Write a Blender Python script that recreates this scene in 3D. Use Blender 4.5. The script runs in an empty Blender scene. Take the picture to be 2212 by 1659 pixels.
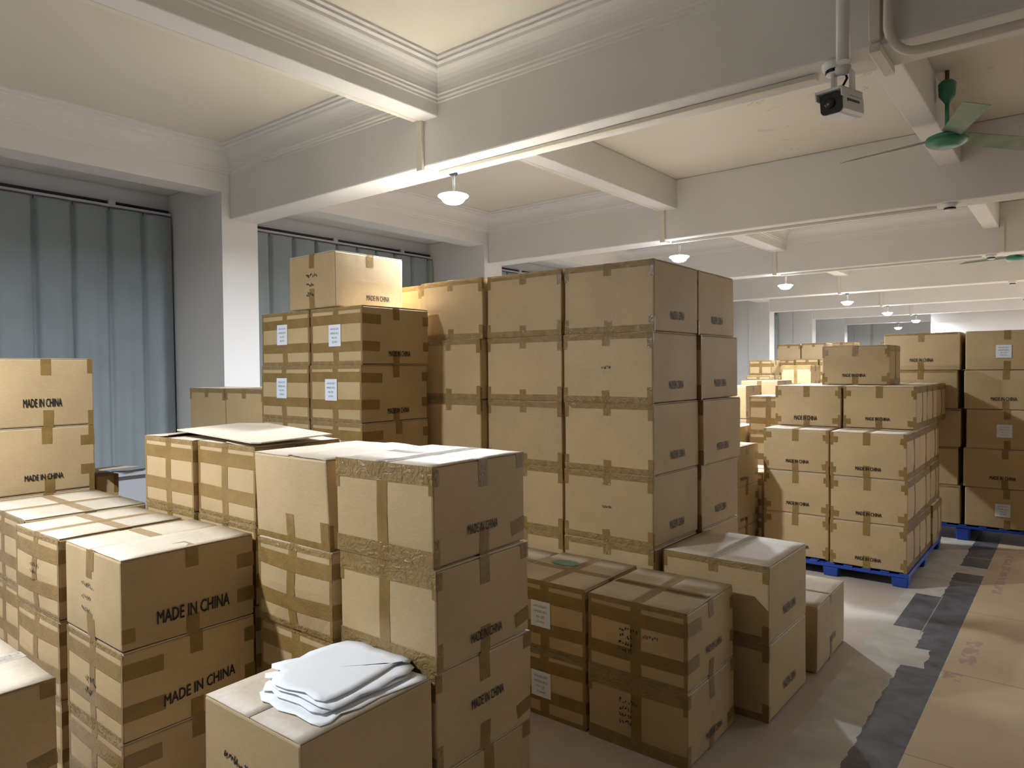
import bpy, bmesh, math, random
from mathutils import Vector, Matrix
R_ = math.radians
sc = bpy.context.scene
COL = sc.collection
random.seed(7)

# ------------------------------------------------------------------ camera
CH = 1.75                                  # eye height
F, YAW, PIT, ROL = 1519.4, .6795, .0202, -.0087
cam_d = bpy.data.cameras.new('camera'); cam = bpy.data.objects.new('camera', cam_d); COL.objects.link(cam)
cam_d.sensor_fit = 'HORIZONTAL'; cam_d.sensor_width = 36.0; cam_d.lens = F / 2212 * 36.0
cam_d.clip_start = .05; cam_d.clip_end = 200
sy, cy = math.sin(YAW), math.cos(YAW)
fw = Vector((-sy * math.cos(PIT), cy * math.cos(PIT), -math.sin(PIT)))
rt = Vector((cy, sy, 0)); up = rt.cross(fw)
r2 = rt * math.cos(ROL) + up * math.sin(ROL); u2 = -rt * math.sin(ROL) + up * math.cos(ROL)
cam.matrix_world = Matrix(((r2.x, u2.x, -fw.x, 0), (r2.y, u2.y, -fw.y, 0), (r2.z, u2.z, -fw.z, CH), (0, 0, 0, 1)))
sc.camera = cam
# ------------------------------------------------------------------ world, view
w = bpy.data.worlds.new('world'); sc.world = w; w.use_nodes = True
w.node_tree.nodes['Background'].inputs[0].default_value = (.55, .52, .5, 1)
w.node_tree.nodes['Background'].inputs[1].default_value = 0.0
sc.view_settings.view_transform = 'Standard'; sc.view_settings.look = 'None'
sc.view_settings.gamma = 1.0; sc.view_settings.use_curve_mapping = False
sc.view_settings.exposure = 1.0
LAMP_STRENGTH = 40.0
LAMP_WATTS = 72.0
LAMP_COLOR = (.85, .915, 1.0)

# ------------------------------------------------------------------ helpers
def lin(r, g, b):
    f = lambda c: (c / 255 / 12.92) if c / 255 <= .04045 else ((c / 255 + .055) / 1.055) ** 2.4
    return (f(r), f(g), f(b), 1)
def tag(o, label=None, cat=None, group=None, kind=None):
    if label: o['label'] = label
    if cat: o['category'] = cat
    if group: o['group'] = group
    if kind: o['kind'] = kind
    return o
def empty(name, loc, rz=0, label=None, cat=None, group=None):
    o = bpy.data.objects.new(name, None); COL.objects.link(o); o.empty_display_size = .1
    o.location = loc; o.rotation_euler = (0, 0, rz)
    return tag(o, label, cat, group)
def link(name, me, m, parent=None):
    if m is not None and not me.materials: me.materials.append(m)
    o = bpy.data.objects.new(name, me); COL.objects.link(o)
    if parent is not None: o.parent = parent
    return o
class MB:
    def __init__(s): s.v = []; s.f = []; s.sm = []
    def quad_box(s, x0, x1, y0, y1, z0, z1, M=None):
        n = len(s.v)
        for z in (z0, z1):
            for x, y in ((x0, y0), (x1, y0), (x1, y1), (x0, y1)):
                p = Vector((x, y, z)); s.v.append(tuple(M @ p if M else p))
        for f in ((0, 3, 2, 1), (4, 5, 6, 7), (0, 1, 5, 4), (1, 2, 6, 5), (2, 3, 7, 6), (3, 0, 4, 7)):
            s.f.append(tuple(n + i for i in f)); s.sm.append(False)
        return s
    def tube(s, pts, r, seg=12, caps=True):
        pts = [Vector(p) for p in pts]; n0 = len(s.v); ref = None
        for i, p in enumerate(pts):
            d = (pts[min(i + 1, len(pts) - 1)] - pts[max(i - 1, 0)]).normalized()
            if ref is None: ref = Vector((0, 0, 1)) if abs(d.z) < .9 else Vector((1, 0, 0))
            a = d.cross(ref).normalized(); b = d.cross(a).normalized(); ref = a.cross(d)
            rr = r[i] if isinstance(r, (list, tuple)) else r
            for k in range(seg):
                t = 2 * math.pi * k / seg; s.v.append(tuple(p + (a * math.cos(t) + b * math.sin(t)) * rr))
        for i in range(len(pts) - 1):
            for k in range(seg):
                a = n0 + i * seg + k; b = n0 + i * seg + (k + 1) % seg
                s.f.append((a, b, b + seg, a + seg)); s.sm.append(True)
        if caps:
            s.f.append(tuple(n0 + k for k in range(seg))[::-1]); s.sm.append(False)
            s.f.append(tuple(n0 + (len(pts) - 1) * seg + k for k in range(seg))); s.sm.append(False)
        return s
    def lathe(s, prof, c=(0, 0, 0), seg=32, wav=0, wn=0, wr=None):
        n0 = len(s.v)
        for i, (r, z) in enumerate(prof):
            for k in range(seg):
                t = 2 * math.pi * k / seg
                rr = r * (1 + (wav * math.cos(wn * t) if wn and (wr is None or i in wr) else 0))
                s.v.append((c[0] + rr * math.cos(t), c[1] + rr * math.sin(t), c[2] + z))
        for i in range(len(prof) - 1):
            for k in range(seg):
                a = n0 + i * seg + k; b = n0 + i * seg + (k + 1) % seg
                s.f.append((a, b, b + seg, a + seg)); s.sm.append(True)
        return s
    def prism(s, poly, z0, z1, M=None):
        n = len(poly); n0 = len(s.v)
        for z in (z0, z1):
            for x, y in poly:
                p = Vector((x, y, z)); s.v.append(tuple(M @ p if M else p))
        s.f.append(tuple(n0 + i for i in range(n))[::-1]); s.f.append(tuple(n0 + n + i for i in range(n))); s.sm += [False, False]
        for i in range(n):
            j = (i + 1) % n; s.f.append((n0 + i, n0 + j, n0 + n + j, n0 + n + i)); s.sm.append(False)
        return s
    def sweep(s, prof, a, b, out):
        """profile (offset along out, z) extruded from a to b"""
        n0 = len(s.v); n = len(prof)
        for P in (a, b):
            for o, z in prof: s.v.append((P[0] + out[0] * o, P[1] + out[1] * o, z))
        for i in range(n):
            j = (i + 1) % n; s.f.append((n0 + i, n0 + j, n0 + n + j, n0 + n + i)); s.sm.append(False)
        s.f.append(tuple(n0 + i for i in range(n))[::-1]); s.f.append(tuple(n0 + n + i for i in range(n))); s.sm += [False, False]
        return s
    def mesh(s, name):
        me = bpy.data.meshes.new(name); me.from_pydata(s.v, [], s.f); me.update()
        me.polygons.foreach_set('use_smooth', s.sm)
        bm = bmesh.new(); bm.from_mesh(me); bmesh.ops.recalc_face_normals(bm, faces=bm.faces); bm.to_mesh(me); bm.free()
        return me
    def build(s, name, m, parent=None): return link(name, s.mesh(name), m, parent)
def struct(o): o['kind'] = 'structure'; return o
def bevel(o, w=.004, seg=2):
    md = o.modifiers.new('bevel', 'BEVEL'); md.width = w; md.segments = seg; md.limit_method = 'ANGLE'; md.angle_limit = R_(50); return o

# ------------------------------------------------------------------ materials
MATS = {}
def nodes(name):
    m = bpy.data.materials.new(name); m.use_nodes = True; nt = m.node_tree
    b = nt.nodes['Principled BSDF']; MATS[name] = m
    return m, nt, b
def noise(nt, scale, detail=4, vec=None, dist=0):
    n = nt.nodes.new('ShaderNodeTexNoise'); n.inputs['Scale'].default_value = scale; n.inputs['Detail'].default_value = detail
    n.inputs['Distortion'].default_value = dist
    if vec is not None: nt.links.new(vec, n.inputs['Vector'])
    return n
def ramp(nt, src, stops):
    r = nt.nodes.new('ShaderNodeValToRGB'); nt.links.new(src, r.inputs[0]); e = r.color_ramp.elements
    while len(e) < len(stops): e.new(.5)
    for i, (p, c) in enumerate(stops): e[i].position = p; e[i].color = c
    return r
def bump(nt, b, src, strength, dist=.01, chain=None):
    n = nt.nodes.new('ShaderNodeBump'); n.inputs['Strength'].default_value = strength; n.inputs['Distance'].default_value = dist
    nt.links.new(src, n.inputs['Height']); nt.links.new(n.outputs[0], b.inputs['Normal'])
    if chain: nt.links.new(chain.outputs[0], n.inputs['Normal'])
    return n
def objvec(nt):
    return nt.nodes.new('ShaderNodeTexCoord').outputs['Object']
def geopos(nt):
    return nt.nodes.new('ShaderNodeNewGeometry').outputs['Position']
def simple(name, col, rough=.5, metal=0, var=.06, scale=6, bmp=0, spec=.5):
    m, nt, b = nodes(name)
    n = noise(nt, scale, 5, geopos(nt))
    c0 = tuple(x * (1 - var) for x in col[:3]) + (1,); c1 = tuple(min(1, x * (1 + var)) for x in col[:3]) + (1,)
    r = ramp(nt, n.outputs[0], [(.3, c0), (.7, c1)]); nt.links.new(r.outputs[0], b.inputs['Base Color'])
    b.inputs['Roughness'].default_value = rough; b.inputs['Metallic'].default_value = metal; b.inputs['Specular IOR Level'].default_value = spec
    if bmp:
        n2 = noise(nt, scale * 8, 4, geopos(nt)); bump(nt, b, n2.outputs[0], bmp, .004)
    return m
def mat_card(name, col, rough=.55, spec=.5):
    m, nt, b = nodes(name); tc = nt.nodes.new('ShaderNodeTexCoord'); oi = nt.nodes.new('ShaderNodeObjectInfo')
    va = nt.nodes.new('ShaderNodeVectorMath'); va.operation = 'ADD'; nt.links.new(tc.outputs['Object'], va.inputs[0])
    mr = nt.nodes.new('ShaderNodeVectorMath'); mr.operation = 'SCALE'; cmb = nt.nodes.new('ShaderNodeCombineXYZ')
    for i in range(3): nt.links.new(oi.outputs['Random'], cmb.inputs[i])
    nt.links.new(cmb.outputs[0], mr.inputs[0]); mr.inputs['Scale'].default_value = 40; nt.links.new(mr.outputs[0], va.inputs[1])
    n = noise(nt, 3.2, 5, va.outputs[0]); c = col[:3]
    r = ramp(nt, n.outputs[0], [(.3, tuple(x * .90 for x in c) + (1,)), (.7, tuple(x * 1.07 for x in c) + (1,))])
    # fine paper fibre
    mp = nt.nodes.new('ShaderNodeMapping'); mp.inputs['Scale'].default_value = (60, 60, 240); nt.links.new(va.outputs[0], mp.inputs[0])
    n2 = noise(nt, 1.0, 3, mp.outputs[0]); r2 = ramp(nt, n2.outputs[0], [(.3, (.93, .93, .93, 1)), (.7, (1.04, 1.04, 1.04, 1))])
    mx = nt.nodes.new('ShaderNodeMixRGB'); mx.blend_type = 'MULTIPLY'; mx.inputs[0].default_value = 1
    nt.links.new(r.outputs[0], mx.inputs[1]); nt.links.new(r2.outputs[0], mx.inputs[2])
    # each carton from a slightly different batch
    hs = nt.nodes.new('ShaderNodeHueSaturation'); nt.links.new(mx.outputs[0], hs.inputs['Color'])
    ma = nt.nodes.new('ShaderNodeMapRange'); nt.links.new(oi.outputs['Random'], ma.inputs[0]); ma.inputs[3].default_value = .92; ma.inputs[4].default_value = 1.06
    nt.links.new(ma.outputs[0], hs.inputs['Value']); nt.links.new(hs.outputs[0], b.inputs['Base Color'])
    b.inputs['Roughness'].default_value = rough; b.inputs['Specular IOR Level'].default_value = spec
    wv = nt.nodes.new('ShaderNodeTexWave'); wv.wave_type = 'BANDS'; wv.bands_direction = 'Z'; wv.inputs['Scale'].default_value = 55
    nt.links.new(tc.outputs['Object'], wv.inputs['Vector'])
    b1 = bump(nt, b, wv.outputs['Fac'] if 'Fac' in wv.outputs else wv.outputs[1], .05, .002)
    n3 = noise(nt, 7, 3, va.outputs[0]); bump(nt, b, n3.outputs[0], .25, .006, b1)
    return m
CARD = mat_card('cardboard', lin(188, 162, 120))
CARD_TOP_LIT = mat_card('cardboard_lit_lid', lin(206, 192, 170), .55, .5)  # same board as the sides; brightness of lit tops put into the colour
CARD_DARK = simple('cardboard_edge', lin(120, 88, 58), .8)
def mat_tape(name, col, alpha, rough=.22, bs=.5):
    m, nt, b = nodes(name); tc = nt.nodes.new('ShaderNodeTexCoord')
    n = noise(nt, 9, 4, tc.outputs['Object'], 1.5); c = col[:3]
    r = ramp(nt, n.outputs[0], [(.3, tuple(x * .85 for x in c) + (1,)), (.7, tuple(x * 1.15 for x in c) + (1,))])
    nt.links.new(r.outputs[0], b.inputs['Base Color']); b.inputs['Roughness'].default_value = rough
    b.inputs['Alpha'].default_value = alpha
    n1 = noise(nt, 26, 3, tc.outputs['Object'], 2.5); n2 = noise(nt, 130, 2, tc.outputs['Object'], 1)
    b1 = bump(nt, b, n1.outputs[0], bs, .01); bump(nt, b, n2.outputs[0], bs * .5, .003, b1)
    return m
TAPE = mat_tape('brown_tape', lin(146, 117, 66), .85, .3, .25)
TAPE_C = mat_tape('crinkled_tape', lin(160, 132, 82), .7, .1, 1.0)
CLEAR = mat_tape('clear_tape', lin(225, 222, 214), .42, .08, 1.2)
TAPE_SHEEN = mat_tape('brown_tape_sheen', lin(176, 146, 100), .6, .3, .3)  # paler copy of the brown tape, grazing sheen put into its colour
INK = simple('black_ink', (.012, .011, .010, 1), .6)
INK_F = simple('faded_ink', (.06, .05, .045, 1), .6)
LABEL = simple('label_paper', lin(225, 230, 238), .5, var=.02)
LINK = simple('label_ink', lin(130, 135, 145), .6)
PAPER = simple('white_paper', lin(238, 240, 242), .55, var=.015)
PAINT = simple('white_paint', lin(222, 221, 220), .6, var=.03, scale=1.2, bmp=.15)
BEAM = simple('beam_paint', lin(222, 221, 219), .6, var=.03, scale=1.5, bmp=.2)
TRUNK = simple('conduit_plastic', lin(220, 216, 204), .45, var=.02)
WHITEP = simple('white_enamel', lin(225, 226, 226), .3, var=.01)
CHROME = simple('rail_metal', lin(190, 190, 196), .35, .3)
DARKM = simple('dark_metal', lin(45, 45, 52), .4, .4)
BLACK = simple('black_plastic', (.006, .006, .008, 1), .25)
GLASSB = simple('smoked_lens', (.02, .022, .022, 1), .08)
GREEN = simple('green_enamel', lin(62, 128, 108), .3, var=.08, scale=10)
GREENB = simple('green_blade', lin(118, 138, 118), .45, var=.15, scale=9)
BRASS = simple('brass_hook', lin(110, 90, 50), .5, .5)
BLUE = simple('blue_plastic', lin(30, 66, 158), .45, var=.1, scale=12)
CURT = simple('grey_curtain', lin(146, 155, 159), .85, var=.05, scale=3, spec=.2)
SILL = simple('sill_wall_paint', lin(200, 202, 208), .6, var=.03, scale=2)
CHALK = simple('green_chalk', lin(140, 178, 168), .8)

def mat_ceiling():
    m, nt, b = nodes('ceiling_paint'); pos = geopos(nt)
    n = noise(nt, .6, 4, pos); r = ramp(nt, n.outputs[0], [(.3, lin(214, 207, 193)), (.7, lin(222, 216, 205))])
    # flaking patches
    mp = nt.nodes.new('ShaderNodeMapping'); mp.inputs['Scale'].default_value = (1, 2.2, 1); nt.links.new(pos, mp.inputs[0])
    n2 = noise(nt, 2.4, 6, mp.outputs[0], 1.2); r2 = ramp(nt, n2.outputs[0], [(.655, (0, 0, 0, 1)), (.665, (1, 1, 1, 1)), (.672, (0, 0, 0, 1))])
    sp = nt.nodes.new('ShaderNodeSeparateXYZ'); nt.links.new(pos, sp.inputs[0]); g = nt.nodes.new('ShaderNodeMath'); g.operation = 'GREATER_THAN'; nt.links.new(sp.outputs[0], g.inputs[0]); g.inputs[1].default_value = -2.2
    gm = nt.nodes.new('ShaderNodeMath'); gm.operation = 'MULTIPLY'; nt.links.new(g.outputs[0], gm.inputs[0]); nt.links.new(r2.outputs[0], gm.inputs[1])
    mx = nt.nodes.new('ShaderNodeMixRGB'); nt.links.new(gm.outputs[0], mx.inputs[0]); nt.links.new(r.outputs[0], mx.inputs[1]); mx.inputs[2].default_value = lin(150, 140, 122)
    nt.links.new(mx.outputs[0], b.inputs['Base Color']); b.inputs['Roughness'].default_value = .7
    bump(nt, b, n2.outputs[0], .15, .01); return m
CEIL = mat_ceiling()

def mat_floor():
    m, nt, b = nodes('floor_concrete'); L = nt.links
    pos = geopos(nt); sep = nt.nodes.new('ShaderNodeSeparateXYZ')
    wob = noise(nt, 9, 4, pos); wv = nt.nodes.new('ShaderNodeVectorMath'); wv.operation = 'SUBTRACT'; L.new(wob.outputs['Color'], wv.inputs[0]); wv.inputs[1].default_value = (.5, .5, .5)
    ws = nt.nodes.new('ShaderNodeVectorMath'); ws.operation = 'SCALE'; L.new(wv.outputs[0], ws.inputs[0]); ws.inputs['Scale'].default_value = .055
    wa = nt.nodes.new('ShaderNodeVectorMath'); wa.operation = 'ADD'; L.new(pos, wa.inputs[0]); L.new(ws.outputs[0], wa.inputs[1])
    sw = nt.nodes.new('ShaderNodeSeparateXYZ'); L.new(wa.outputs[0], sw.inputs[0]); L.new(pos, sep.inputs[0])
    def math_(op, a, c=None, v=None):
        n = nt.nodes.new('ShaderNodeMath'); n.operation = op; L.new(a, n.inputs[0])
        if c is not None: L.new(c, n.inputs[1])
        if v is not None: n.inputs[1].default_value = v
        return n.outputs[0]
    def band(src, lo, hi): return math_('MULTIPLY', math_('GREATER_THAN', src, v=lo), math_('LESS_THAN', src, v=hi))
    def AND(*a):
        r = a[0]
        for q in a[1:]: r = math_('MULTIPLY', r, q)
        return r
    def OR(a, c): return math_('MAXIMUM', a, c)
    X, Y, WX, WY = sep.outputs[0], sep.outputs[1], sw.outputs[0], sw.outputs[1]
    # base colours
    n = noise(nt, 1.1, 6, pos, .6); left = ramp(nt, n.outputs[0], [(.32, lin(172, 160, 146)), (.5, lin(186, 172, 158)), (.68, lin(192, 186, 176))])
    n = noise(nt, 1.6, 6, pos, .4); right = ramp(nt, n.outputs[0], [(.3, lin(178, 154, 122)), (.7, lin(200, 178, 146))])
    n = noise(nt, 5, 6, pos, .6); cem = ramp(nt, n.outputs[0], [(.3, lin(172, 167, 156)), (.7, lin(198, 194, 184))])
    n = noise(nt, 7, 6, pos, .8); dark = ramp(nt, n.outputs[0], [(.3, lin(70, 71, 76)), (.7, lin(104, 105, 112))])
    def mix(fac, a, c):
        q = nt.nodes.new('ShaderNodeMixRGB'); L.new(fac, q.inputs[0]); L.new(a, q.inputs[1])
        if isinstance(c, tuple): q.inputs[2].default_value = c
        else: L.new(c, q.inputs[2])
        return q.outputs[0]
    col = mix(math_('GREATER_THAN', X, v=-.61), left.outputs[0], right.outputs[0])
    # light mortar zone beside the strip
    col = mix(AND(band(WX, -1.06, -.61), band(WY, -2, 8.6)), col, cem.outputs[0])
    # dark tile strip, broken where the tiles are gone
    gap = OR(band(WY, 6.98, 7.24), OR(AND(band(WY, 4.62, 4.95), math_('LESS_THAN', WX, v=-.70)), AND(band(WY, 4.9, 5.26), math_('LESS_THAN', WX, v=-.79))))
    keep = math_('SUBTRACT', math_('GREATER_THAN', Y, v=-50), gap)
    strip = AND(math_('GREATER_THAN', WX, v=-.81), math_('LESS_THAN', X, v=-.61), keep)
    outer = AND(band(X, -.975, -.802), band(Y, 5.29, 6.15))
    col = mix(OR(strip, outer), col, dark.outputs[0])
    # joints
    jt = OR(AND(band(X, -.806, -.800), band(Y, 5.2, 6.2)), OR(AND(band(X, -.97, -.61), band(Y, 6.66, 6.672)), AND(band(X, -.8, -.61), band(Y, 7.6, 7.62))))
    col = mix(jt, col, lin(150, 150, 146))
    jr = AND(math_('GREATER_THAN', X, v=-.61), OR(band(Y, 4.66, 4.668), OR(band(Y, 3.55, 3.556), OR(band(Y, 5.9, 5.906), band(X, .4, .405)))))
    col = mix(jr, col, lin(140, 116, 86))
    # purple stains
    st = AND(OR(AND(band(WX, -.55, -.47), band(WY, 4.85, 5.3)), OR(AND(band(WX, -.6, -.5), band(WY, 4.55, 4.66)), AND(band(WX, -.52, -.46), band(WY, 6.5, 7.9)))), math_('GREATER_THAN', noise(nt, 14, 4, pos).outputs[0], v=.47))
    stf = math_('MULTIPLY', st, v=.45); col = mix(stf, col, lin(136, 98, 112))
    L.new(col, b.inputs['Base Color']); b.inputs['Roughness'].default_value = .45; b.inputs['Specular IOR Level'].default_value = .4
    nb = noise(nt, 12, 6, pos); bump(nt, b, nb.outputs[0], .15, .01); return m
FLOOR = mat_floor()
def mat_emit(name, col, s):
    m = bpy.data.materials.new(name); m.use_nodes = True; nt = m.node_tree; nt.nodes.clear()
    o = nt.nodes.new('ShaderNodeOutputMaterial'); e = nt.nodes.new('ShaderNodeEmission'); e.inputs[0].default_value = (*col, 1); e.inputs[1].default_value = s
    nt.links.new(e.outputs[0], o.inputs[0]); return m
GLOW = mat_emit('lamp_glow', LAMP_COLOR, LAMP_STRENGTH)

# ------------------------------------------------------------------ room shell
XW, CEILZ, WB, BB, SB = -6.16, 3.812, 3.414, 3.171, 3.491
YC, PITCH, CW, YB, BW = 3.392, 3.671, .361, 3.473, .293
XR, YBACK, YEND, YFAR = 7.2, -7.6, 22.3, 29.5
XC = -7.222                                     # curtain / window plane
def sbox(name, m, *a, kind=True):
    o = MB().quad_box(*a).build(name, m); struct(o); return o
sbox('floor', FLOOR, XC - .3, XR, YBACK, YFAR + .3, -.1, 0)
sbox('ceiling', CEIL, XC - .3, XR, YBACK, YFAR + .3, CEILZ, CEILZ + .12)
# left wall: parapet below the windows, wall behind the curtains, and the wall beam over the bays
mb = MB(); mb.quad_box(XC - .2, XC - .02, YBACK, YFAR, 0, CEILZ); mb.build('wall_left', SILL); struct(bpy.data.objects['wall_left'])
sbox('wall_right', PAINT, XR, XR + .15, YBACK, YFAR, 0, CEILZ)
sbox('wall_back', PAINT, XC, XR, YBACK - .15, YBACK, 0, CEILZ)
o = sbox('wall_end', PAINT, -3.2, XR, YEND, YEND + .2, 0, CEILZ)
sbox('wall_far', PAINT, XC, -3.2, YFAR, YFAR + .2, 0, CEILZ)
wb = sbox('beam', BEAM, -6.43, XW, YBACK, YFAR, WB, CEILZ)
wl = sbox('lintel', PAINT, XC, -6.43, YBACK, YFAR, 3.545, CEILZ)
sbox('trim_1', SILL, XC - .02, XC + .06, YBACK, YFAR, .755, .808)
for k in range(-3, 8):
    y0 = YC + k * PITCH
    if y0 > YFAR - .4: break
    mb = MB().quad_box(-6.70, XW, y0, y0 + CW, 0, WB)
    mb.quad_box(-6.70, -6.432, y0, y0 + CW, WB, 3.54)
    mb.quad_box(XC - .02, -6.70, y0 + .015, y0 + CW - .015, 0, 3.54)
    struct(mb.build('column', PAINT))
for k in range(-3, 7):
    y0 = YB + k * PITCH
    if y0 + BW > YFAR: break
    xe = XR if y0 < YEND else -3.2
    o = struct(MB().quad_box(XW, xe, y0, y0 + BW, BB, CEILZ).build('beam', BEAM)); bevel(o, .012, 2)
# secondary beams running away between the cross beams
BAYS = [(YB + k * PITCH + BW, YB + (k + 1) * PITCH) for k in range(-3, 5)]
for (y0, y1) in BAYS:
    for x1 in (-3.44, -.805, 1.83, 4.46):
        if x1 > 1 and y0 > 6: continue
        o = struct(MB().quad_box(x1 - .165, x1, y0 - .01, y1 + .01, SB, CEILZ).build('beam', BEAM)); bevel(o, .008, 2)
# cornices round the ceiling panels
def cornice_prof(sg=1):
    z = CEILZ
    K = 1.22
    P = [(0, z + .002), (.135, z + .002), (.135, z - .012), (.118, z - .018), (.118, z - .03), (.1, z - .036), (.094, z - .05)]
    for i in range(6):
        t = i / 5 * math.pi / 2; P.append((.086 - .062 * math.sin(t), z - .055 - .075 * (1 - math.cos(t)) - .012 * i / 5))
    P += [(.024, z - .15), (.016, z - .156), (.016, z - .168), (.006, z - .174), (.006, z - .186), (0, z - .19)]
    return [(o_ * K, z + (q - z) * K if q < z else q) for o_, q in P]
def ring(x0, x1, y0, y1):
    mb = MB(); P = cornice_prof()
    n = len(P); n0 = 0
    cs = [(x0, y0, 1, 1), (x1, y0, -1, 1), (x1, y1, -1, -1), (x0, y1, 1, -1)]
    for (x, y, sx, sy_) in cs:
        for o_, z in P: mb.v.append((x + sx * o_, y + sy_ * o_, z))
    for c in range(4):
        d = (c + 1) % 4
        for i in range(n - 1):
            mb.f.append((c * n + i, c * n + i + 1, d * n + i + 1, d * n + i)); mb.sm.append(False)
    return struct(mb.build('cornice', BEAM))
for bi, (y0, y1) in enumerate(BAYS):
    if y1 < -3.5: continue
    ring(XW, -3.605, y0, y1)
    if y0 < 2.4 or y0 > 6.7: ring(-3.44, -.97, y0, y1)
# ------------------------------------------------------------------ boxed conduits on the beams (white trunking)
def trunk(name, segs, label):
    mb = MB()
    for s_ in segs: mb.quad_box(*s_)
    o = mb.build(name, TRUNK); tag(o, label, 'conduit', 'white cable trunking on the beams'); bevel(o, .003, 1); return o
ORD = ['nearest', 'second nearest', 'third nearest', 'fourth nearest', 'fifth nearest', 'farthest']
for k in range(0, 6):
    yb = YB + k * PITCH; y_prev = yb - PITCH + BW
    xs = -3.609
    trunk('cable_trunking', [(xs - .046, xs, y_prev + .002, yb - .03, SB + .002, SB + .042)], f'white cable trunking running along the secondary beam before the {ORD[k]} hanging lamp')
    trunk('cable_trunking', [(-3.63, -3.575, yb - .027, yb - .001, BB - .027, SB + .042)], f'white vertical trunking drop on the beam at the {ORD[k]} hanging lamp')
    trunk('cable_trunking', [(-3.63, -3.58, yb + .001, yb + .125, BB - .027, BB - .001)], f'short white trunking crossing under the beam by the {ORD[k]} hanging lamp')
    if k < 3: trunk('cable_trunking', [(-3.562, -1.0, yb + .122, yb + .165, BB - .027, BB - .001)], f'long white trunking under the beam, right of the {ORD[k]} hanging lamp')
trunk('cable_trunking', [(-.735, -.69, YB - .04, YB - .001, 3.19, 3.54)], 'square white trunking dropping down the beam behind the security camera')
trunk('cable_trunking', [(-.735, -.69, YB - .04, YB + .285, 3.131, 3.169)], 'square white trunking end crossing under the beam behind the security camera')
trunk('cable_trunking', [(-.80, -.75, YB + 2 * PITCH - .031, YB + 2 * PITCH - .001, 3.18, 3.58)], 'white trunking drop beside the third smoke detector, far right')

# ------------------------------------------------------------------ lamps
def lamp(y, idx, x=-3.52, z=2.994, label=None, zt=None):
    t = empty('pendant_lamp', (x, y, z), 0, label, 'lamp', 'pendant lamps in a row under the beams')
    zt = BB
    b = MB().lathe([(.0, -.048), (.03, -.047), (.055, -.041), (.073, -.03), (.083, -.016), (.086, -.006), (.1, .0), (.108, .006), (.109, .012), (.1, .0165)], seg=40)
    b.build('lamp_shade', GLOW, t)
    MB().lathe([(.101, .0165), (.09, .022), (.06, .032), (.02, .038), (.0, .039)], seg=40).build('lamp_cap', WHITEP, t)
    ld = bpy.data.lights.new('lamp_light', 'AREA'); ld.shape = 'DISK'; ld.size = .17; ld.energy = LAMP_WATTS; ld.color = LAMP_COLOR
    lo = bpy.data.objects.new('lamp_light', ld); COL.objects.link(lo); lo.parent = t; lo.location = (0, 0, -.052)
    r = MB().tube([(.0, 0, .03), (.0, 0, zt - z)], .0045, 8); r.tube([(.014, 0, .03), (.014, 0, zt - z)], .0035, 8); r.build('lamp_rod', WHITEP, t)
    c = MB().lathe([(.0, zt - z), (.03, zt - z), (.034, zt - z - .008), (.028, zt - z - .016), (.0, zt - z - .018)], seg=20)
    c.build('ceiling_mount', DARKM, t)
    return t
near_l = ['large glowing pendant lamp hanging nearest, left of centre under the first beam', 'glowing pendant lamp just above the corner of the tall carton wall',
          'third glowing pendant lamp along the row, right of the tall carton wall', 'fourth glowing pendant lamp along the row over the aisle',
          'fifth glowing pendant lamp along the row, small and distant', 'sixth glowing pendant lamp along the row, beside the end wall']
for k in range(-1, 6):
    y = 3.703 + k * PITCH
    if k < 0: lamp(.03, k, x=-3.7, label='glowing pendant lamp outside the picture to the left of the viewpoint'); continue
    lamp(y, k, label=near_l[k])
lamp(25.65, 7, x=-4.6, label='small low glowing pendant lamp in the space past the end wall')
for i_, (x_, y_) in enumerate(((4.0, 11.05), (1.9, 14.72), (1.9, 18.39), (4.3, 14.72), (4.3, 18.39))):  # after the first, unseen lamps added to brighten the far hall
    lamp(y_ + .05, 8 + i_, x=x_, label=['glowing pendant lamp on the far right side of the hall', 'added unseen pendant lamp right of the aisle beyond the large pallet', 'added unseen pendant lamp at the far right end of the hall', 'added unseen pendant lamp right of the aisle near the right wall', 'added unseen pendant lamp at the far end near the right wall'][i_])

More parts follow.
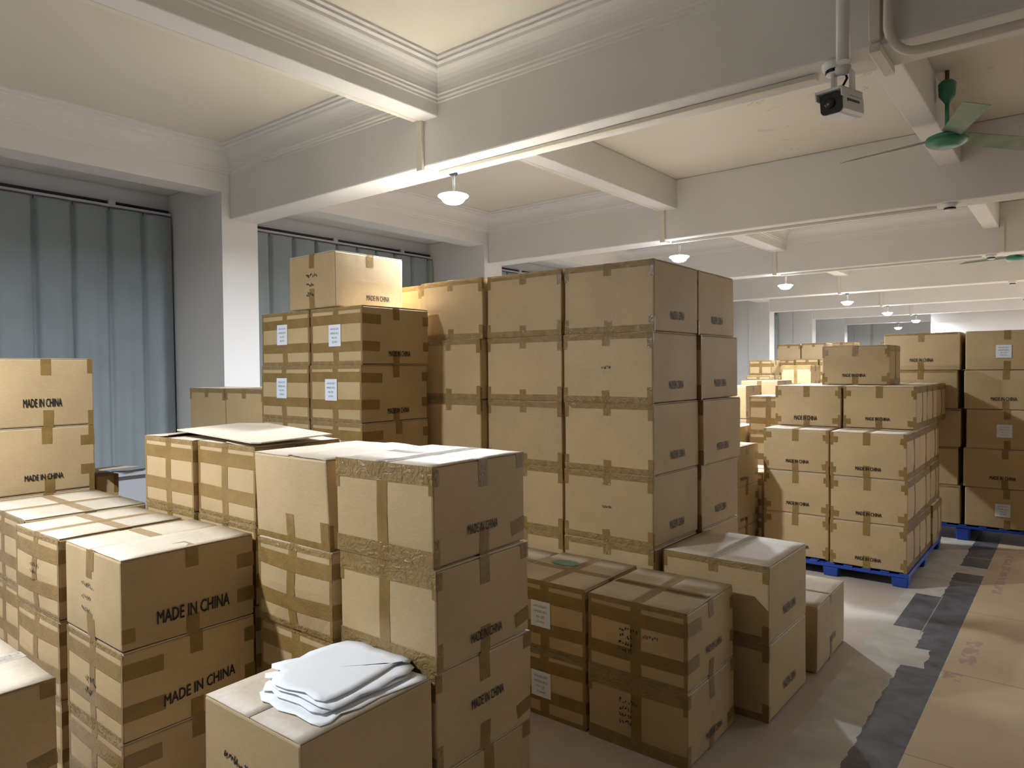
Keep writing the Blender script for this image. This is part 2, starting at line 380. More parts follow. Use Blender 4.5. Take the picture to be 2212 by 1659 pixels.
# ------------------------------------------------------------------ curtains
def curtain(y0, y1, label, seed, hem=.817):
    rnd = random.Random(seed); t = empty('curtain', (XC + .085, (y0 + y1) / 2, hem), 0, label, 'curtain', 'grey pleated curtains across the window bays')
    mb = MB(); nU = int((y1 - y0) / .012); rows = 14; z1 = 3.299; L = y1 - y0
    pl = .31; ph = rnd.random() * pl
    jit = [rnd.uniform(-.025, .025) for _ in range(40)]
    for j in range(rows + 1):
        v = j / rows; z = hem + (z1 - hem) * v
        for i in range(nU + 1):
            y = i / nU * L; q = (y + ph) / pl; kx = int(q); fr = q - kx
            amp = .02 + .045 * (1 - v) ** .8 * (.6 + .5 * math.sin(kx * 2.3 + seed))
            pinch = -.05 * math.exp(-((min(fr, 1 - fr)) / .06) ** 2) * (.45 + .55 * v)
            bil = amp * (math.sin(fr * math.pi)) + .012 * (1 - v) * math.sin(fr * 2 * math.pi * 2 + kx)
            sh = jit[kx % 40] * (1 - v) * 1.0
            mb.v.append((bil + pinch, y - L / 2 + sh * math.sin(math.pi * y / L), z - hem + .006 * math.sin(fr * math.pi) * (v > .99)))
    W = nU + 1
    for j in range(rows):
        for i in range(nU):
            a = j * W + i; mb.f.append((a, a + 1, a + 1 + W, a + W)); mb.sm.append(True)
    mb.build('curtain_cloth', CURT, t)
    hk = MB(); q = -ph
    while q < L:
        if q > .02: hk.quad_box(-.012, -.006, q - L / 2 - .003, q - L / 2 + .003, z1 - hem - .01, z1 - hem + .018)
        q += pl
    hk.build('curtain_hook', DARKM, t); return t
def rail(y0, y1, label):
    t = empty('curtain_rail', (XC + .06, (y0 + y1) / 2, 3.324), 0, label, 'curtain rail', 'curtain rails over the window bays'); h = (y1 - y0) / 2
    MB().quad_box(-.005, .035, -h, h, 0, .022).build('rail_track', CHROME, t)
    MB().tube([(-.02, -h, .045), (-.02, h, .045)], .017, 10).build('rail_tube', DARKM, t)
    n = max(2, int((y1 - y0) / .9))
    for i in range(n):
        yy = -h + (i + .5) / n * 2 * h
        MB().quad_box(-.045, .03, yy - .03, yy + .03, .022, .065).build('rail_bracket', CHROME, t)
cur_l = {-1: 'grey pleated curtain at the far left, hanging over the first window bay', 0: 'grey pleated curtain behind the top carton, between the first two columns',
         1: 'dark grey curtain in the third bay, behind the tall carton wall'}
nm = ['fourth', 'fifth', 'sixth', 'seventh', 'eighth']
for k in range(-1, 7):
    y0 = YC + k * PITCH + CW; y1 = YC + (k + 1) * PITCH
    if y1 > YFAR: y1 = YFAR
    lab = cur_l.get(k, f'pale grey curtain in the {nm[min(k - 2, 4)]} window bay from the left, far end')
    curtain(y0 + .01, y1 - .01, lab, k + 5)
    rail(y0 + .01, y1 - .01, lab.replace('pleated curtain', 'curtain rail').replace('grey curtain in', 'curtain rail in').replace('dark ', '').replace('pale ', '').replace('grey ', 'metal ').replace(', hanging', ', running'))

# ------------------------------------------------------------------ cartons
_txt = {}
def text_mesh(s, font_shear=0, weight=0):
    key = (s, weight)
    if key in _txt: return _txt[key]
    cu = bpy.data.curves.new('t', 'FONT'); cu.body = s; cu.size = 1; cu.resolution_u = 2; cu.align_x = 'LEFT'; cu.fill_mode = 'FRONT'
    ob = bpy.data.objects.new('t', cu); COL.objects.link(ob); bpy.context.view_layer.update()
    me = bpy.data.meshes.new_from_object(ob.evaluated_get(bpy.context.evaluated_depsgraph_get()))
    vs = [v.co.copy() for v in me.vertices]; fs = [tuple(p.vertices) for p in me.polygons]
    x0 = min(v.x for v in vs); x1 = max(v.x for v in vs); y0 = min(v.y for v in vs); y1 = max(v.y for v in vs)
    vs = [((v.x - x0) / (x1 - x0), (v.y - y0) / (y1 - y0)) for v in vs]
    bpy.data.objects.remove(ob); bpy.data.curves.remove(cu); bpy.data.meshes.remove(me)
    if weight:                      # heavier strokes: the same outline printed again a hair to the side
        n = len(vs); V, Fc = [], []
        for q, (dx, dy) in enumerate(((0, 0), (weight, 0), (weight * 2, 0), (weight, weight * 4), (weight, -weight * 4))):
            V += [(x + dx, y + dy) for x, y in vs]; Fc += [tuple(i + q * n for i in f) for f in fs]
        vs, fs = V, Fc
    _txt[key] = (vs, fs); return _txt[key]
def scribble(seed, n=7):
    """hand-inked line of n characters in unit box"""
    rnd = random.Random(seed); mb = MB(); vs, fs = [], []
    for c in range(n):
        cx = (c + .5) / n; pts = [(cx + rnd.uniform(-.4, .4) / n, rnd.uniform(.05, .95)) for _ in range(rnd.choice((3, 4, 4)))]
        th = .13 / n
        for (xa, ya), (xb, yb_) in zip(pts, pts[1:]):
            dx, dy = xb - xa, (yb_ - ya) / n; L = math.hypot(dx, dy) or 1; nx, ny = -dy / L * th, dx / L * th * n
            b_ = len(vs); vs += [(xa + nx, ya + ny), (xa - nx, ya - ny), (xb - nx, yb_ - ny), (xb + nx, yb_ + ny)]; fs.append((b_, b_ + 1, b_ + 2, b_ + 3))
    return vs, fs

WT = .054
class Carton:
    """carton in its own frame: x -a/2..a/2, y -b/2..b/2 (front is -y), z 0..h"""
    def __init__(s, X, Y, a, b, z0, z1, yaw=0, label='', group=None, lean=(0, 0), bulge=.004, flapup=0, seed=0, k=1):
        s.k = k; s.a, s.b, s.h = a, b, z1 - z0 - .001; s.rnd = random.Random(seed); s.lean = lean; s.bulge = bulge
        c, n = math.cos(yaw), math.sin(yaw); cx = X - a / 2 * c - b / 2 * n; cy_ = Y - a / 2 * n + b / 2 * c
        s.t = empty('cardboard_box', (cx, cy_, z0), yaw, label, 'box', group)
        s.cj = [[s.rnd.uniform(-.003, .003) for _ in range(2)] for _ in range(4)]
        s.body(flapup)
    def D(s, x, y, z, off=0):
        a, b, h = s.a, s.b, s.h; u = x / a + .5; v = y / b + .5; w_ = z / h
        sx = s.bulge * math.cos(math.pi * y / b) * math.sin(math.pi * min(1, max(0, w_))); sy_ = s.bulge * math.cos(math.pi * x / a) * math.sin(math.pi * min(1, max(0, w_)))
        X = x + sx * 2 * x / a + s.lean[0] * w_; Y = y + sy_ * 2 * y / b + s.lean[1] * w_
        u = min(1, max(0, u)); v = min(1, max(0, v))
        for i, (cu, cv) in enumerate(((0, 0), (1, 0), (1, 1), (0, 1))):
            wt = (u if cu else 1 - u) * (v if cv else 1 - v) * w_
            X += s.cj[i][0] * wt; Y += s.cj[i][1] * wt
        return (X, Y, z)
    def P(s, face, u, v, off=0):
        """face point: front u 0..a left-right v up; right u 0..b front-back v up; left likewise; top u 0..a, v 0..b"""
        a, b, h = s.a, s.b, s.h
        if face == 'F': p = (u - a / 2, -b / 2, v); n = (0, -1, 0)
        elif face == 'R': p = (a / 2, u - b / 2, v); n = (1, 0, 0)
        elif face == 'L': p = (-a / 2, u - b / 2, v); n = (-1, 0, 0)
        elif face == 'B': p = (u - a / 2, b / 2, v); n = (0, 1, 0)
        else: p = (u - a / 2, v - b / 2, h); n = (0, 0, 1)
        q = s.D(*p); return (q[0] + n[0] * off, q[1] + n[1] * off, q[2] + n[2] * off)
    def body(s, flapup):
        a, b, h = s.a, s.b, s.h - .004; N = 6; bm = bmesh.new(); idx = {}
        def vert(x, y, z):
            k = (round(x, 5), round(y, 5), round(z, 5))
            if k not in idx: idx[k] = bm.verts.new(s.D(x, y, z))
            return idx[k]
        def grid(f, m, n):
            for i in range(m):
                for j in range(n):
                    q = [f(i / m, j / n), f((i + 1) / m, j / n), f((i + 1) / m, (j + 1) / n), f(i / m, (j + 1) / n)]
                    bm.faces.new([vert(*p) for p in q])
        A, B = a / 2, b / 2
        zb = .004
        grid(lambda u, v: (-A + a * u, -B, zb + (h - zb) * v), N, 4); grid(lambda u, v: (A, -B + b * u, zb + (h - zb) * v), N, 4)
        grid(lambda u, v: (A - a * u, B, zb + (h - zb) * v), N, 4); grid(lambda u, v: (-A, B - b * u, zb + (h - zb) * v), N, 4)
        grid(lambda u, v: (-A + a * u, -B + b * v, h), N, N); grid(lambda u, v: (-A + a * u, B - b * v, zb), N, N)
        bmesh.ops.recalc_face_normals(bm, faces=bm.faces)
        me = bpy.data.meshes.new('box_body'); bm.to_mesh(me); bm.free()
        o = link('box_body', me, CARD, s.t); bevel(o, .0075, 2)
        # two lid flaps meeting on a seam that runs front to back
        g = .0025
        for sgn in (-1, 1):
            mb = MB(); n = 5; zt = h + .004; up = flapup if not isinstance(flapup, tuple) else flapup[0 if sgn < 0 else 1]
            x_out = sgn * (A - .003); x_in = sgn * g
            base = len(mb.v)
            for lay in (-.0035, 0):
                for i in range(n + 1):
                    for j in range(n + 1):
                        u = i / n; v = j / n; x = x_out + (x_in - x_out) * u; y = -B + .003 + (b - .006) * v
                        q = s.D(x, y, min(zt, s.h)); wob = up * (u ** 1.3) * (.6 + .4 * math.sin(math.pi * v)) + .0015 * math.sin(7 * u + 3 * v + s.rnd.random() * 0)
                        mb.v.append((q[0], q[1], zt + lay + max(0, wob)))
            M = (n + 1) ** 2; W = n + 1
            for i in range(n):
                for j in range(n):
                    k = base + i * W + j
                    mb.f.append((k, k + 1, k + W + 1, k + W)); mb.f.append((k + M, k + M + W, k + M + W + 1, k + M + 1)); mb.sm += [True, True]
            ed = [i for i in range(0, W)] + [i * W + n for i in range(1, W)] + [n * W + j for j in range(n - 1, -1, -1)] + [i * W for i in range(n - 1, 0, -1)]
            for e0, e1 in zip(ed, ed[1:] + ed[:1]): mb.f.append((base + e0, base + e1, base + e1 + M, base + e0 + M)); mb.sm.append(False)
            mb.build('lid_flap', CARD_TOP_LIT, s.t)
    def patch(s, mb, face, u0, v0, u1, v1, wd, off, skew=0):
        """strip of width wd centred on the line (u0,v0)-(u1,v1)"""
        L = math.hypot(u1 - u0, v1 - v0); wd *= s.k
        if L < 1e-4: return
        tx, ty = (u1 - u0) / L, (v1 - v0) / L; nx, ny = -ty * wd / 2, tx * wd / 2; n = max(2, int(L / .06)); b0 = len(mb.v)
        mu = s.a if face in 'FBT' else s.b; mv = s.b if face == 'T' else s.h
        for i in range(n + 1):
            t = i / n; cu = u0 + (u1 - u0) * t; cv = v0 + (v1 - v0) * t
            for sg in (-1, 0, 1):
                uu = min(mu, max(0, cu + sg * nx)); vv = min(mv, max(0, cv + sg * ny)); mb.v.append(s.P(face, uu, vv, off))
        for i in range(n):
            for k in (0, 1):
                q = b0 + i * 3 + k; mb.f.append((q, q + 1, q + 4, q + 3)); mb.sm.append(True)
    def tape(s, segs, mat=None, off=.0012, name='tape'):
        group, r = [], None
        for sg in list(segs) + [None]:          # a strip may fold over an edge; a second strip on the same face is a piece of its own
            if sg is None or any(sg[0] == g_[0] for g_ in group):
                mb = MB()
                for g_ in group: s.patch(mb, *g_, off)
                if mb.v: r = mb.build(name, mat or TAPE, s.t)
                group = []
            if sg is not None: group.append(sg)
        return r
    def seam(s, tab=.11, full=False, mat=None, both=True):
        """centre tape over the seam, folded down the front"""
        a, b, h = s.a, s.b, s.h; c = a * .5 + s.rnd.uniform(-.008, .008)
        fr = 0 if full else h - tab
        s.tape([('T', c, 0, c, b, WT)], mat or TAPE_SHEEN, .0016); s.tape([('F', c, h, c, fr, WT)], mat, .0016)
        if not full: s.tape([('F', c, 0, c + s.rnd.uniform(-.006, .006), tab, WT)], mat)
    def cross(s, tab=.1, top=True):
        b, h, a = s.b, s.h, s.a; c = b * .5 + s.rnd.uniform(-.02, .02)
        if top: s.tape([('T', 0, c, a, c, WT)], TAPE_SHEEN, .0012); s.tape([('R', c, h, c, h - tab, WT)], None, .0012)
        s.tape([('R', c, 0, c, tab, WT)])
    def style(s, st):
        a, b, h = s.a, s.b, s.h; r = s.rnd; j = lambda q=.006: r.uniform(-q, q)
        if st == 'full':       # front stack: taped all round its front face
            s.seam(full=True); s.cross(); s.tape([('T', a * .5, 0, a * .5, b, .075)], CLEAR, .003)
            s.tape([('F', 0, h - .035, a, h - .035 + j(), .07), ('R', 0, h - .04, .03, h - .04, .06)], TAPE_C, .002)
            s.tape([('F', 0, .032, a, .03 + j(), .064), ('R', 0, .05, .03, .05, .1)], TAPE_C, .002)
            s.tape([('F', .01, h, .01, h - .11, .02), ('F', a - .01, h, a - .01, h - .1, .02)])
            s.tape([('R', b - .05, h - .03, b, h - .03, .06)]) ; s.tape([('R', b - .09, .06, b, .075, .055)])
        elif st == 'double':   # two bands round the front
            s.seam(full=True); s.cross(.08)
            for vv in (h * .78, h * .32):
                s.tape([('F', 0, vv + j(), a, vv + j(), .062), ('R', 0, vv, .13 + j(.03), vv + j(), .06)], None, .002)
                s.tape([('R', b - .05, vv, b, vv, .06)])
            s.tape([('F', 0, h - .012, a, h - .012, .024)], TAPE_C, .0024); s.tape([('F', 0, .012, a, .012, .024)], TAPE_C, .0024)
            s.tape([('F', .008, h, .008, 0, .016)]); s.tape([('F', a - .008, h, a - .008, 0, .016)])
        elif st == 'tabs':     # centre tabs and corner pieces
            s.seam(.1); s.cross(.1)
            for (u, sg) in ((0, 1), (a, -1)):
                for vv in (h - .06, .055):
                    s.tape([('F', u, vv + j(), u + sg * (.055 + j(.015)), vv + j(), .05)])
                s.tape([('F', u + sg * .012, h, u + sg * .012, h - .11, .024)]); s.tape([('F', u + sg * .012, 0, u + sg * .012, .11, .024)])
            s.tape([('R', 0, h - .03, b, h - .03, .055)], TAPE_C); s.tape([('R', 0, .03, b, .03, .055)], TAPE_C); s.tape([('R', b * .5, h, b * .52, 0, .03)])
        elif st == 'edge':     # edge strips with short centre tabs
            s.tape([('T', a / 2, 0, a / 2, b, WT)], CLEAR, .0022); s.tape([('F', a / 2, h, a / 2, h - .07, .05)], TAPE_C, .0022); s.tape([('F', a / 2, 0, a / 2 + j(), .07, .05)])
            s.tape([('F', 0, h - .017, a, h - .017 + j(.004), .034)], TAPE_C, .0018); s.tape([('F', 0, .019, a, .019 + j(.004), .038)], TAPE_C, .0018)
            s.tape([('F', .014, h, .014, h - .085, .028)]); s.tape([('F', a - .016, h, a - .016, h - .09, .032), ('R', .008, h, .008, h - .07, .016)])
            s.tape([('F', .014, 0, .014, .085, .028)]); s.tape([('F', a - .016, 0, a - .016, .09, .032), ('R', .008, 0, .008, .08, .016)])
        elif st == 'plain':
            s.seam(.09); s.tape([('R', b / 2, h, b / 2, h - .08, WT)])
        elif st == 'light':
            s.seam(.08); s.cross(.08)
            s.tape([('R', 0, .06, .05, .06, .055)]); s.tape([('R', b - .08, .1, b, .1, .06)]); s.tape([('R', b - .08, h * .7, b, h * .7, .06)])
        return s
    def put(s, vsfs, face, u, v, wd, ht, name, mat, skew=0, parent=None, off=.0034):
        vs, fs = vsfs; me = bpy.data.meshes.new(name)
        me.from_pydata([s.P(face, u + x * wd, v + y * ht + skew * x * wd, off) for x, y in vs], [], fs); me.update()
        return link(name, me, mat, parent or s.t)
    def made(s, face='R', u=.2, v=.085, wd=.175, ht=.036, ink=None, skew=0, wt=.0035):
        s.put(text_mesh('MADE IN CHINA', 0, wt), face, u, v, wd, ht, 'printed_text', ink or INK, skew); return s
    def label(s, face='F', u=.2, v=.14, wd=.12, ht=.125, lines=('AO-25-227', 'HN25-8.5', 'N: 25', '22 KG'), skew=0):
        p = s.put(([(0, 0), (1, 0), (1, 1), (0, 1)], [(0, 1, 2, 3)]), face, u, v, wd, ht, 'shipping_label', LABEL, skew, off=.0036)
        for i, ln in enumerate(lines):
            wl = wd * (.68 if i < 2 else .4); hh = ht * .085
            s.put(text_mesh(ln, 0, 0), face, u + (wd - wl) / 2, v + ht * (.76 - i * .2), wl, hh, 'label_writing', LINK, skew, p, off=.0042)
        return s
    def hand(s, face, u, v, wd, rows=3, ht=.022, gap=.04, ink=None, seed=1, skew=0):
        vs, fs = [], []
        for k in range(rows):
            a_, f_ = scribble(seed + k, 7 if k == 0 else 5); n = len(vs); W = 1 if k == 0 else .7
            vs += [(x * W, (y * ht - k * gap) / ht) for x, y in a_]; fs += [tuple(i + n for i in f) for f in f_]
        s.put((vs, fs), face, u, v, wd, ht, 'handwriting', ink or INK, skew); return s

LV = {1: [''], 2: ['lower', 'upper'], 3: ['bottom', 'middle', 'top'], 4: ['bottom', 'second lowest', 'second highest', 'top'],
      5: ['bottom', 'second lowest', 'middle', 'second highest', 'top'], 6: ['bottom', 'second lowest', 'third lowest', 'third highest', 'second highest', 'top']}
SEED = [0]
def C(X, Y, a, b, z0, z1, label, group, yaw=0, **k):
    SEED[0] += 1; return Carton(X, Y, a, b, z0, z1, R_(yaw), label, group, seed=SEED[0], **k)

# --- front stack beside the white sheets
G = 'cartons of the centre front stack'; n4 = LV[4]; S_ = 'four-high front stack behind the white paper sheets'
zs = [0, .359, .716, 1.071, 1.425]
rows = [(-1.70, 1.68, 0, 'full'), (-1.70, 1.68, -.6, 'full'), (-1.69, 1.675, 1.0, 'full'), (-1.70, 1.675, 1.6, 'full')]
for i, (X, Y, yw, st) in enumerate(rows):
    c = C(X, Y, .505, .52, zs[i], zs[i + 1], f'taped cardboard box, {n4[i]} of the {S_}', G, yw, bulge=.005).style(st)
    c.made('R', .17, .09, .17, .034) if i == 3 else c.made('R', .17, [.1, .17, .055][i], .175, .034, skew=[0, .03, 0][i])
# --- box that carries the paper sheets
G = 'cartons under the white paper sheets'
c = C(-1.68, 1.13, .51, .525, .0, .357, 'cardboard box underneath the one carrying the white paper sheets', G).style('light')
c = C(-1.68, 1.13, .51, .525, .357, .714, 'plain untaped cardboard box carrying the white paper sheets on its lid', G, 1.5)
c.hand('F', .12, .2, .2, 2, .03, .05, seed=31, skew=-.1)
# --- open-lidded box and its stack behind
G = 'cartons left of the front stack'; S_ = 'stack squeezed left of the front stack'
zs = [0, .352, .705, 1.05, 1.408]
C(-2.24, 1.66, .505, .54, 0, .352, f'cardboard box, bottom of the {S_}', G).style('double')
C(-2.24, 1.66, .505, .54, .352, .705, f'cardboard box, second lowest of the {S_}', G).style('double')
C(-2.235, 1.655, .5, .55, .705, 1.05, f'crumpled bulging cardboard box crossed with tape under the half-open box', G, .8, bulge=.018).style('double')
c = C(-2.25, 1.66, .505, .56, 1.05, 1.408, f'half-open plain cardboard box with pale loose lid flaps, left of front stack', G, .3, lean=(-.02, 0), flapup=(.0, .012))
c.tape([('F', .25, 0, .25, .12, WT)]); c.tape([('F', 0, .012, .505, .012, .03)]); c.tape([('F', .475, 0, .475, .11, .05), ('R', .01, 0, .01, .1, .02)])
# --- two double banded stacks
G = 'double banded cartons behind the half-open box'
for ci, (X, nm_) in enumerate(((-2.835, 'right'), (-3.362, 'left'))):
    for i in range(4):
        C(X, 1.685 + .004 * i * (1 - ci), .515, .46, .355 * i, .355 * (i + 1), f'double banded cardboard box, {n4[i]} of the {nm_} of two stacks under the loose board', G,
          -.8 if ci == 0 else .3, flapup=(0, 0) if i < 3 else ((.0, .012) if ci == 0 else (.02, .0))).style('double')
# --- left front stacks
G = 'cartons of the left front stacks'; n3 = LV[3]
zs = [0, .345, .692, 1.045]
for i in range(3):
    c = C(-2.80, 1.115, .535, .548, zs[i], zs[i + 1], f'cardboard box with MADE IN CHINA print, {n3[i]} of the widest left front stack', G, .4, flapup=(0, 0) if i < 2 else (.0, .008)).style('double' if i < 2 else 'light')
    if i == 2:
        c.made('R', .13, .075, .30, .052, wt=.0035); c.tape([('F', .25, .352, .25, .24, WT)]); c.tape([('F', .25, 0, .25, .1, WT)]); c.hand('F', .18, .2, .12, 3, .022, .05, INK_F, 5)
    elif i == 1: c.made('R', .15, .09, .3, .045, skew=.1); c.hand('F', .2, .16, .1, 2, .03, .05, seed=9)
for i in range(3):
    c = C(-3.38, 1.10, .50, .54, zs[i], zs[i + 1] - .0, f'cardboard box, {n3[i]} of the left front stack with dented taped corners', G, 1.4, bulge=.012).style('double')
    if i == 2: c.hand('F', .21, .2, .09, 3, .02, .035, seed=12)
for i in range(3):
    C(-3.96, 1.15, .7, .56, zs[i], zs[i + 1], f'wide cardboard box, {n3[i]} of the leftmost front stack at the picture edge', G, -1.2).style('double')
c = C(-2.765, .385, .66, .5, .347, .694, 'cardboard box in the bottom left corner, seen only by its taped lid', G).style('full')
c = C(-2.765, .385, .66, .5, 0, .347, 'cardboard box beneath the one in the bottom left corner', G).style('full')
# --- left background stack by the curtain
G = 'cartons by the left curtain'; z5 = [0, .345, .69, 1.04, 1.433, 1.842]
for i in range(5):
    c = C(-4.80, 1.185, .46, .59, z5[i], z5[i + 1], f'cardboard box, {LV[5][i]} of the stack standing against the left curtain', G, 0 if i < 4 else -.4)
    c.tape([('T', .23, 0, .23, .59, WT)], None, .0016); c.tape([('R', .33, c.h, .33, c.h - .1, .055)]); c.tape([('R', .34, 0, .34, .1, .055)])
    c.tape([('R', .57, 0, .57, .09, .03)]); c.tape([('R', .57, c.h, .57, c.h - .09, .03)])
    if i == 3: c.tape([('R', .51, .3, .59, .3, .06)]); c.tape([('R', .51, .12, .59, .12, .06)])
    if i > 2: c.made('R', .21, .12 if i == 4 else .08, .20, .05 if i == 4 else .035, wt=.0035)
c = C(-4.86, 1.80, .5, .135, 0, 1.10, 'tall narrow carton with a loose open flap behind the left curtain stack', 'cartons by the left curtain')
c.tape([('R', .12, 1.1, .12, .98, .03)])
mb = MB().quad_box(-.02, .27, -.055, .16, 0, .004, Matrix.Rotation(R_(-4), 4, 'Y')); mb.build('open_flap', CARD_TOP_LIT, c.t).location = (.1, -.01, 1.125)
# --- cartons by the first column
G = 'shaded cartons in front of the first column'
for i in range(4):
    C(-4.455, 2.745, .515, .42, .4075 * i, .4075 * (i + 1), f'shaded cardboard box, {n4[i]} of the right pair-stack before the first white column', G).style('edge')
    C(-4.985, 2.745, .53, .42, .4075 * i, .4075 * (i + 1), f'shaded cardboard box, {n4[i]} of the left pair-stack before the first white column', G).style('edge')
# --- labelled stack with one on top
G = 'double banded cartons with white labels'; n6 = LV[6]
LV[7] = ['bottom', 'second lowest', 'third lowest', 'middle', 'third highest', 'second highest', 'top']
for i in range(6):
    z0, z1 = .358 * i, .358 * (i + 1); jx = [0, 0, 0, -.01, -.015, 0][i]
    c = C(-3.345 + jx, 2.72, .51, .545, z0, z1, f'double banded white-labelled cardboard box, {n6[i]} of the right labelled column', G, 0, bulge=.005).style('double')
    c.label('F', .16 + (i % 2) * .03, .135 - (i % 2) * .02, .12, .135); c.made('R', .2, .05, .18, .035, skew=0)
    c = C(-3.875 + jx, 2.72, .55, .545, z0, z1, f'double banded white-labelled cardboard box, {n6[i]} of the left labelled column', G, 0, bulge=.005).style('double')
    c.label('F', .19, .14, .12, .135)
c = C(-3.605, 2.72, .50, .55, 2.152, 2.505, 'plain cardboard box sitting alone on top of the labelled columns', G, -1).style('plain')
c.tape([('F', .26, 0, .26, .13, WT)]); c.hand('F', .2, .2, .12, 3, .03, .06, seed=21); c.made('R', .24, .055, .19, .034)
# --- tall wall of large cartons
n6 = LV[6]
G = 'large plain cartons of the tall wall'
cols = [(-1.775, 3.39, .575, .56, 'right-hand front'), (-2.364, 3.39, .572, .56, 'second from right'), (-2.948, 3.33, .553, .56, 'third from right'),
        (-3.525, 3.38, .54, .56, 'leftmost, mostly hidden'), (-1.755, 3.965, .57, .57, 'rear right')]
for ci, (X, Y, a, b, nm_) in enumerate(cols):
    for i in range(6):
        jy = [(0, 0, 0, 0, 0, .02), (0,) * 6, (0, 0, 0, 0, 0, .03), (0,) * 6, (0, 0, 0, 0, 0, .03)][ci][i]; jx = [(0, 0, 0, .004, 0, 0), (0,) * 6, (0,) * 6, (0,) * 6, (0, 0, 0, .015, 0, -.03)][ci][i]
        c = C(X + jx, Y + jy, a, b, .39 * i, .39 * (i + 1) - (.004 if ci == 3 else 0), f'large plain cardboard box, {n6[i]} of the {nm_} column of the tall wall', G,
              [(0, 0, -.3, -.6, -.2, .4), (0,) * 6, (0, 0, 0, 0, 0, .8), (0,) * 6, (0, 0, -.2, -.4, -.2, .4)][ci][i]).style('edge' if ci != 4 else 'edge')
        if ci in (0, 4): c.made('R', .19, .075, .175, .045, INK_F, wt=.005)
        if ci == 0 and i in (2, 4): c.hand('F', .26, .19, .06, 1, .02, .03, seed=40 + i)
# --- low stacks right of centre
G = 'low cartons in front of the tall wall'
for i, (z0, z1) in enumerate(((0, .387), (.387, .776))):
    c = C(-1.18, 3.445, .57, .585, z0, z1, f'{LV[2][i]} box of the two-high stack right of the tall wall, glossy tape across the lid', G, -.6).style('edge'); c.made('R', .2, .1, .19, .045, INK_F, wt=.005)
c = C(-1.155, 4.17, .48, .63, 0, .385, 'small single cardboard box on the floor at the end of the low stacks', G, 1.0); c.tape([('T', 0, .3, .48, .3, .03)]); c.tape([('R', .3, .385, .3, .33, .04)]); c.tape([('R', .3, 0, .3, .12, .05)]); c.made('R', .26, .1, .14, .04, INK_F)
for i, (z0, z1) in enumerate(((0, .335), (.335, .688))):
    c = C(-1.315, 2.82, .505, .525, z0, z1, f'{LV[2][i]} box of the handwritten pair at the front right on the floor', G, [0, .3][i], bulge=.008)
    c.style('double' if i else 'full'); c.hand('F', .17, .21, .1, 4, .024, .032, seed=60 + 7 * i); c.made('R', .18, .12 if i else .06, .18, .034, INK_F, skew=0)
    if i: c.tape([('T', 0, .26, .505, .27, .06)], TAPE_SHEEN); c.hand('F', .29, .2, .08, 1, .02, .03, INK_F, 77)
    c = C(-1.845, 2.83, .49, .525, z0, z1 - .0, f'{LV[2][i]} box of the labelled pair between front stack and handwritten pair', G, .4, bulge=.008).style('double')
    c.label('F', .17, .12 if i else .1, .12, .13)
    if i:
        m_ = MB(); n_ = 22
        m_.v = [(.085 * math.cos(6.283 * k / n_) * (1 + .12 * math.sin(5 * k)), .05 * math.sin(6.283 * k / n_) * (1 + .15 * math.cos(3 * k)), 0) for k in range(n_)]; m_.f = [tuple(range(n_))]; m_.sm = [False]
        m_.build('chalk_mark', CHALK, c.t).location = (-.09, .07, .3565)
    c = C(-2.35, 2.85, .5, .5, z0, z1 - .01, f'{LV[2][i]} box of the pair hidden behind the front stack', G, 0).style('light')
# --- pallet stack
G = 'cartons on the blue pallet beside the aisle'; P0, PH = .115, .3665
zp = [P0 + PH * i for i in range(6)]
dep = ['front', 'middle', 'back']
for r in range(3):
    for d in range(3):
        y = 6.22 + d * .565
        for cx, X, nm_ in ((0, -1.05, 'right'), (1, -1.645, 'left')):
            if cx == 1 and d == 2: continue
            jx = {(0, 0): 0, (1, 0): .004, (2, 0): 0}.get((r, d), random.uniform(-.012, .012)) + (.015 if (r == 0 and d == 2 and cx == 0) else 0)
            c = C(X + jx, y + (0 if cx == 0 else .05), .57 if cx == 0 else .545, .54, zp[r], zp[r + 1], f'corner-taped cardboard box, {["bottom", "second", "third"][r]} tier, {dep[d]} {nm_} of the small pallet', G, [-.7, 0, .9][d] * .4, bulge=.006).style('tabs')
            if d == 0: c.made('F', .195, .06 if cx == 0 else .075, .19, .03)
for d in range(3):
    c = C(-1.06, 6.68 + d * .54, .57, .525, zp[3], zp[4], f'corner-taped cardboard box, fourth tier, {dep[d]} right of the small pallet', G, 0).style('tabs')
    if d == 0: c.made('F', .18, .07, .19, .028)
    if d < 2:
        c = C(-1.645, 6.66 + d * .54, .57, .525, zp[3], zp[4], f'corner-taped cardboard box, fourth tier, {dep[d]} left of the small pallet', G, 0).style('tabs')
        if d == 0: c.made('F', .17, .055, .20, .04)
c = C(-1.34, 7.10, .58, .47, zp[4], zp[5], 'single corner-taped cardboard box crowning the small pallet stack', G, 0).style('tabs'); c.made('F', .18, .075, .20, .03)
